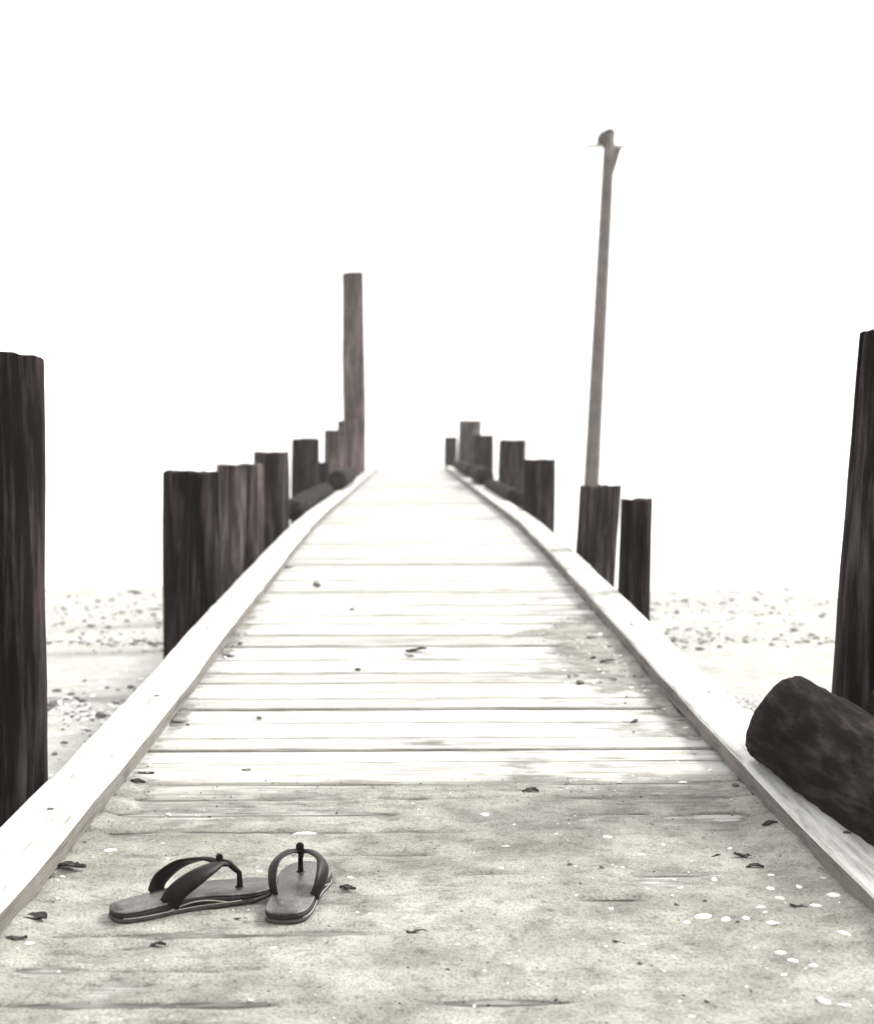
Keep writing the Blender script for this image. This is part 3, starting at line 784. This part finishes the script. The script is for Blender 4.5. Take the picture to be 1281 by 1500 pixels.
shell_px = [(740,1246,16),(734,1278,14),(939,1255,13),(902,1274,12),(913,1275,9),(844,1306,8),(844,1318,8),(883,1336,10),(896,1337,14),(781,1338,6),(671,1388,12),(942,1389,16),(948,1306,9),
 (775,1428,11),(746,1420,9),(894,1423,10),(855,1460,9),(695,1474,9),(819,1475,10),(906,1486,12),(840,1380,9),(800,1440,6),(889,1302,6),(972,1242,12),(1014,1267,8),(988,1289,16),(1046,1290,17),
 (998,1301,18),(986,1318,9),(1070,1248,13),(1142,1321,22),(1197,1333,27),(1030,1349,31),(1006,1357,16),(1064,1357,20),(1120,1346,18),(1094,1353,20),(1130,1360,25),(1114,1337,16),
 (1238,1378,33),(1143,1404,23),(1192,1422,20),(1162,1414,17),(1148,1435,23),(1209,1477,34),(1240,1482,34),(988,1408,14),(962,1408,10),(1013,1496,15),(1128,1307,17),(1209,1299,18),(1129,1289,15),
 (1173,1307,18),(1222,1322,30),(710,1196,16),(874,1158,10),(815,1228,10),(890,1231,18),(753,1214,9),(830,1155,8),(907,1146,10),(927,1137,8),(1001,1146,12),(305,1216,7),(247,1193,14),
 (237,1239,13),(160,1250,20),(247,1261,13),(82,1289,12),(380,1241,6),(541,1209,8),(593,1187,8),(606,1178,8),(613,1188,8),(514,1289,15),(380,1280,20),(341,1336,9),(225,1364,9),(402,1392,12),
 (227,1386,18),(446,1398,7),(523,1339,10),(543,1341,8),(494,1361,7),(42,1389,20),(25,1398,16),(367,1467,12),(864,932,18),(879,933,14),(909,964,10),(902,967,9),(950,1012,16),(925,1008,10),
 (921,1055,22),(1009,1070,10),(1019,1080,11),(826,982,10),(830,1000,9),(992,1117,10),(942,1006,10),(856,967,8),(877,982,8),(884,986,7),(354,931,8),(329,963,9),(203,1119,9),(295,1035,6),(1040,1128,11),(870,1001,7)]
for i, (px, py, s) in enumerate(shell_px):
    x, y = on_deck(px, py); x = max(-.685, min(.685, x)); size = s / F_PX * y * 1.12
    lb, gp = shell_label(x, y, size)
    me = SHELLS[i % 4] if (i % 5) else SHELLS_G[i % 2]
    if me in SHELLS_G: lb = lb.replace('bleached', 'dull').replace('white', 'greyish'); gp += ', dull ones'
    place('shell', me, x, y, sand_z(x, y) + .0004, size * .84, lb, 'shell', gp, .13, (1, random.uniform(.65, 1), random.uniform(.5, .9)))
x, y = on_deck(447, 1222)
place('shell', SHELLS[2], x, y, sand_z(x, y), .041, 'biggest flat white shell on the boards just past the flip-flop toes', 'shell', None, .05, (1, .8, .6), .3)

stone_px = [(465,859,17,0),(516,894,10,0),(525,982,11,0),(380,1053,10,0),(352,944,10,0),(276,1063,7,0),(870,965,10,0),(850,1002,15,0),(868,937,18,1),(834,992,8,0),(835,1273,10,0),(882,1279,10,0),
 (938,1419,12,0),(955,1421,8,0),(992,1333,10,0),(1033,1327,9,0),(329,1351,9,1),(125,1245,7,0),(345,1444,8,0),(930,1058,13,0),(407,832,16,1),(1078,1158,14,0),(845,990,9,1),(900,995,9,1),(915,985,8,1),(893,950,9,1),(880,1000,8,1),(775,1443,6,0),(725,1348,6,0),(715,1419,7,0)]
for i, (px, py, s, pale) in enumerate(stone_px):
    x, y = on_deck(px, py); x = max(-.685, min(.685, x)); size = s / F_PX * y
    if y > 3.3 and x > .25: lb, gp = ('pale' if pale else 'dark') + ' pebble in the drift of sand by the kerb', 'pebbles in the kerb drift'
    elif y > 3.3: lb, gp = ('pale' if pale else 'dark') + ' pebble lying on the bare pale boards', 'pebbles on the bare boards'
    else: lb, gp = ('pale' if pale else 'dark') + ' pebble half sunk in the sand on the near boards', 'pebbles in the near sand'
    place('pebble', (ROCKS_P if pale else ROCKS)[i % 3], x, y, sand_z(x, y) + size * .16, size, lb, 'pebble', gp)
scrap_px = [(610,954,28),(600,961,15),(361,1129,13),(318,961,13),(890,973,20),(906,1387,18),(1048,1259,15),(1092,1262,30),(1106,1278,24),(612,1372,30),(510,1307,26),(352,1349,16),(1078,1361,12),
            (1040,1475,16),(778,1162,24),(45,1357,36),(100,1281,32),(14,1388,22),(1130,1217,22),(1170,1333,24),(230,1388,26),(205,1133,18),(190,1150,20),(660,1428,14)]
for i, (px, py, s) in enumerate(scrap_px):
    x, y = on_deck(px, py); x = max(-.675, min(.675, x)); size = s / F_PX * y * (1.4 if x < -.5 else 1.1)
    if x < -.55: lb, gp = ('big ' if s > 25 else 'small ') + 'dark clump of dried weed against the kerb by the flip-flops', 'weed at the flip-flop kerb'
    elif x > .55: lb, gp = 'dark clump of dried weed against the kerb below the tarred log', 'weed at the log kerb'
    elif y > 3.3: lb, gp = 'dark curled scrap of weed on the bare pale boards', 'weed scraps on the bare boards'
    else: lb, gp = 'dark curled scrap of dried weed on the near sand', 'weed scraps on the near sand'
    place('weed_scrap', SCRAPS[i % 6], x, y, sand_z(x, y) - size * .02, size, lb, 'seaweed', gp, .12, (1, 1, .8), random.uniform(-.5, .5) + (math.pi if i % 2 else 0))

# ------------------------------------------------------------------ crumbs: uncountable grit, and the beach shingle
def scatter(name, pts, mat, label, flat=.6):
    bm = bmesh.new(); bmesh.ops.create_icosphere(bm, subdivisions=1, radius=.5); base = np.array([v.co[:] for v in bm.verts]); tri = np.array([[v.index for v in f.verts] for f in bm.faces]); bm.free()
    n_ = len(pts); pts = np.array(pts)
    ang = RNG.uniform(0, 6.28, n_); ca, sa = np.cos(ang), np.sin(ang)
    jit = 1 + RNG.uniform(-.28, .28, (n_, len(base)))
    b = base[None] * jit[..., None] * np.stack([np.ones(n_), RNG.uniform(.55, .9, n_), RNG.uniform(.3, .8, n_) * flat * 1.3], 1)[:, None, :]
    X = b[..., 0] * ca[:, None] - b[..., 1] * sa[:, None]; Y = b[..., 0] * sa[:, None] + b[..., 1] * ca[:, None]
    v = np.stack([X, Y, b[..., 2]], -1) * pts[:, 3][:, None, None] + pts[:, None, :3]
    f = (tri[None] + (np.arange(n_) * len(base))[:, None, None]).reshape(-1, 3)
    me = bpy.data.meshes.new(name); v = v.reshape(-1, 3)
    me.vertices.add(len(v)); me.vertices.foreach_set('co', v.ravel())
    me.loops.add(f.size); me.loops.foreach_set('vertex_index', f.ravel().astype(np.int32))
    me.polygons.add(len(f)); me.polygons.foreach_set('loop_start', np.arange(0, f.size, 3, dtype=np.int32)); me.polygons.foreach_set('loop_total', np.full(len(f), 3, np.int32))
    me.update(calc_edges=True); me.materials.append(mat)
    o = bpy.data.objects.new(name, me); COL.objects.link(o)
    return tag(o, label, kind='stuff')
def deck_pts(nn, smin, smax, xlo=-.69, xhi=.69, ylo=1.7, yhi=3.3, wgt=None):
    P = []
    while len(P) < nn:
        x = random.uniform(xlo, xhi); y = random.uniform(ylo, yhi)
        if wgt and random.random() > wgt(x, y): continue
        s = smin * (smax / smin) ** (random.random() ** 2); P.append((x, y, sand_z(x, y) + s * .1, s))
    return P
drift_w = lambda x, y: math.exp(-((x - .62) / .14) ** 2 - ((y - 5.0) / .75) ** 2)
drift_e = lambda x, y: math.exp(-((abs(x) - .69) / .03) ** 2)
clump = lambda x, y: max(.03, 2.4 * (float(fbm(x * 4.5, y * 5.5, 91)) + .02))
P = deck_pts(1500, .0012, .0045) + deck_pts(1500, .0016, .0075, wgt=clump) + deck_pts(260, .003, .011, .2, .69, 3.6, 6.6, drift_w) + deck_pts(260, .002, .008, -.69, .69, 1.7, 9.0, drift_e)
scatter('dark_grit', P, M_WEED, 'dark crumbs of grit and weed on the boards')
P = deck_pts(620, .002, .0075, wgt=lambda x, y: .35 + .65 * (x > .2)) + deck_pts(260, .003, .012, .2, .69, 3.6, 6.6, drift_w) + deck_pts(200, .002, .009, -.69, .69, 1.7, 9.0, drift_e)
scatter('shell_grit', P, M_SHELL, 'crumbs of white shell on the boards')

def beach_pts(nn, smin, smax, fy, xr=(-9, 11)):
    P = []
    while len(P) < nn:
        x = random.choice((-1, 1)) * (0.92 + (random.random() ** 2.0) * 8.5)
        y = fy() + .35 * float(fbm(x * .9, 3.3, 77))
        z = float(zground(x, y))
        if z < WATER_Z - .02 or random.random() > .12 + 2.2 * max(0.0, .16 + float(fbm(x * 1.3, y * 2.2, 88))): continue
        s = smin * (smax / smin) ** (random.random() ** 1.8); P.append((x, y, z + s * .12, s))
    return P
wr = lambda: random.gauss(5.55, .20)                 # shell line left by the tide
sh = lambda: random.uniform(7.6, 12.6)
al = lambda: random.uniform(3.0, 12.5)
wr2 = lambda: random.gauss(8.0, .12); wr3 = lambda: random.gauss(4.45, .10)
scatter('beach_shell_line', beach_pts(6500, .006, .034, wr) + beach_pts(6000, .008, .05, sh) + beach_pts(2600, .005, .022, al) + beach_pts(250, .006, .025, wr3), M_SHELL, 'bleached shell fragments strewn over the beach')
scatter('beach_shingle', beach_pts(4200, .006, .036, wr) + beach_pts(4200, .008, .06, sh) + beach_pts(700, .005, .02, al) + beach_pts(500, .012, .05, wr2) + beach_pts(160, .006, .03, wr3) + beach_pts(200, .02, .09, lambda: random.gauss(12.0, .3)), M_SHINGLE, 'dark shingle and weed strewn over the beach', .26)
# the larger stones and shells of the tide line, one by one
for i, (px, py, s, k) in enumerate([(75,1034,22,'r'),(84,1013,16,'r'),(105,1018,14,'r'),(118,1028,14,'r'),(171,1031,13,'r'),(193,1008,15,'r'),(200,1013,14,'r'),(163,1034,18,'s'),(182,1036,16,'s'),(148,1049,20,'r'),(121,1044,12,'r'),
        (124,998,9,'r'),(158,1008,10,'r'),(136,1020,13,'s'),(99,1024,15,'s'),(110,1009,12,'s'),(150,1000,13,'s'),(207,996,12,'s'),(95,1089,12,'r'),(130,1088,18,'r'),(80,1106,14,'r'),(84,1076,11,'s'),(103,1075,9,'s'),(134,1079,9,'r'),
        (165,880,11,'r'),(145,881,9,'r'),(159,920,11,'r'),(225,901,10,'r'),(188,911,10,'r'),(151,944,9,'r'),(199,944,10,'r'),(232,920,9,'r'),(92,914,10,'r'),
        (1009,923,9,'r'),(1024,927,9,'r'),(975,949,9,'r'),(989,946,9,'r'),(1028,943,9,'r'),(1055,949,10,'r'),(988,881,9,'r'),(1000,881,9,'r'),(1072,880,12,'r'),(1107,879,12,'r'),(1165,924,14,'r')]):
    x, y = on_ground(px, py)
    if abs(x) < .90: x = math.copysign(.90, x)
    size = s / F_PX * y; z = float(zground(x, y))
    side = 'behind the thick near post' if x < 0 else 'beyond the tarred log'
    side = ('in the tide line ' if 4.9 < y < 6.6 else 'on smooth sand ' if y < 4.9 else "near the water's edge ") + side
    if k == 'r': place('beach_stone', ROCKS[i % 5], x, y, z + size * .06, size, 'dark beach stone ' + side, 'stone', 'beach stones ' + side, .2)
    else: place('beach_shell', SHELLS[i % 4], x, y, z, size, 'white beach shell ' + side, 'shell', 'tide-line shells ' + side, .3)

# ------------------------------------------------------------------ hazy air
V, Fs = box(-1500, 1500, -1500, 1500, -4.2, 7.5)
hz = mesh_obj('haze', V, Fs, M_SEA); hz.data.materials.clear()
hm = bpy.data.materials.new('hazy_air'); hm.use_nodes = True; ht = hm.node_tree; ht.nodes.clear()
ho = ht.nodes.new('ShaderNodeOutputMaterial'); pv = ht.nodes.new('ShaderNodeVolumePrincipled')
pv.inputs['Color'].default_value = (.97, .97, .96, 1); pv.inputs['Density'].default_value = 0.0013; pv.inputs['Anisotropy'].default_value = 0.0
ht.links.new(pv.outputs[0], ho.inputs['Volume']); hz.data.materials.append(hm); recalc(hz)
tag(hz, 'pale sea mist filling the air', kind='stuff')
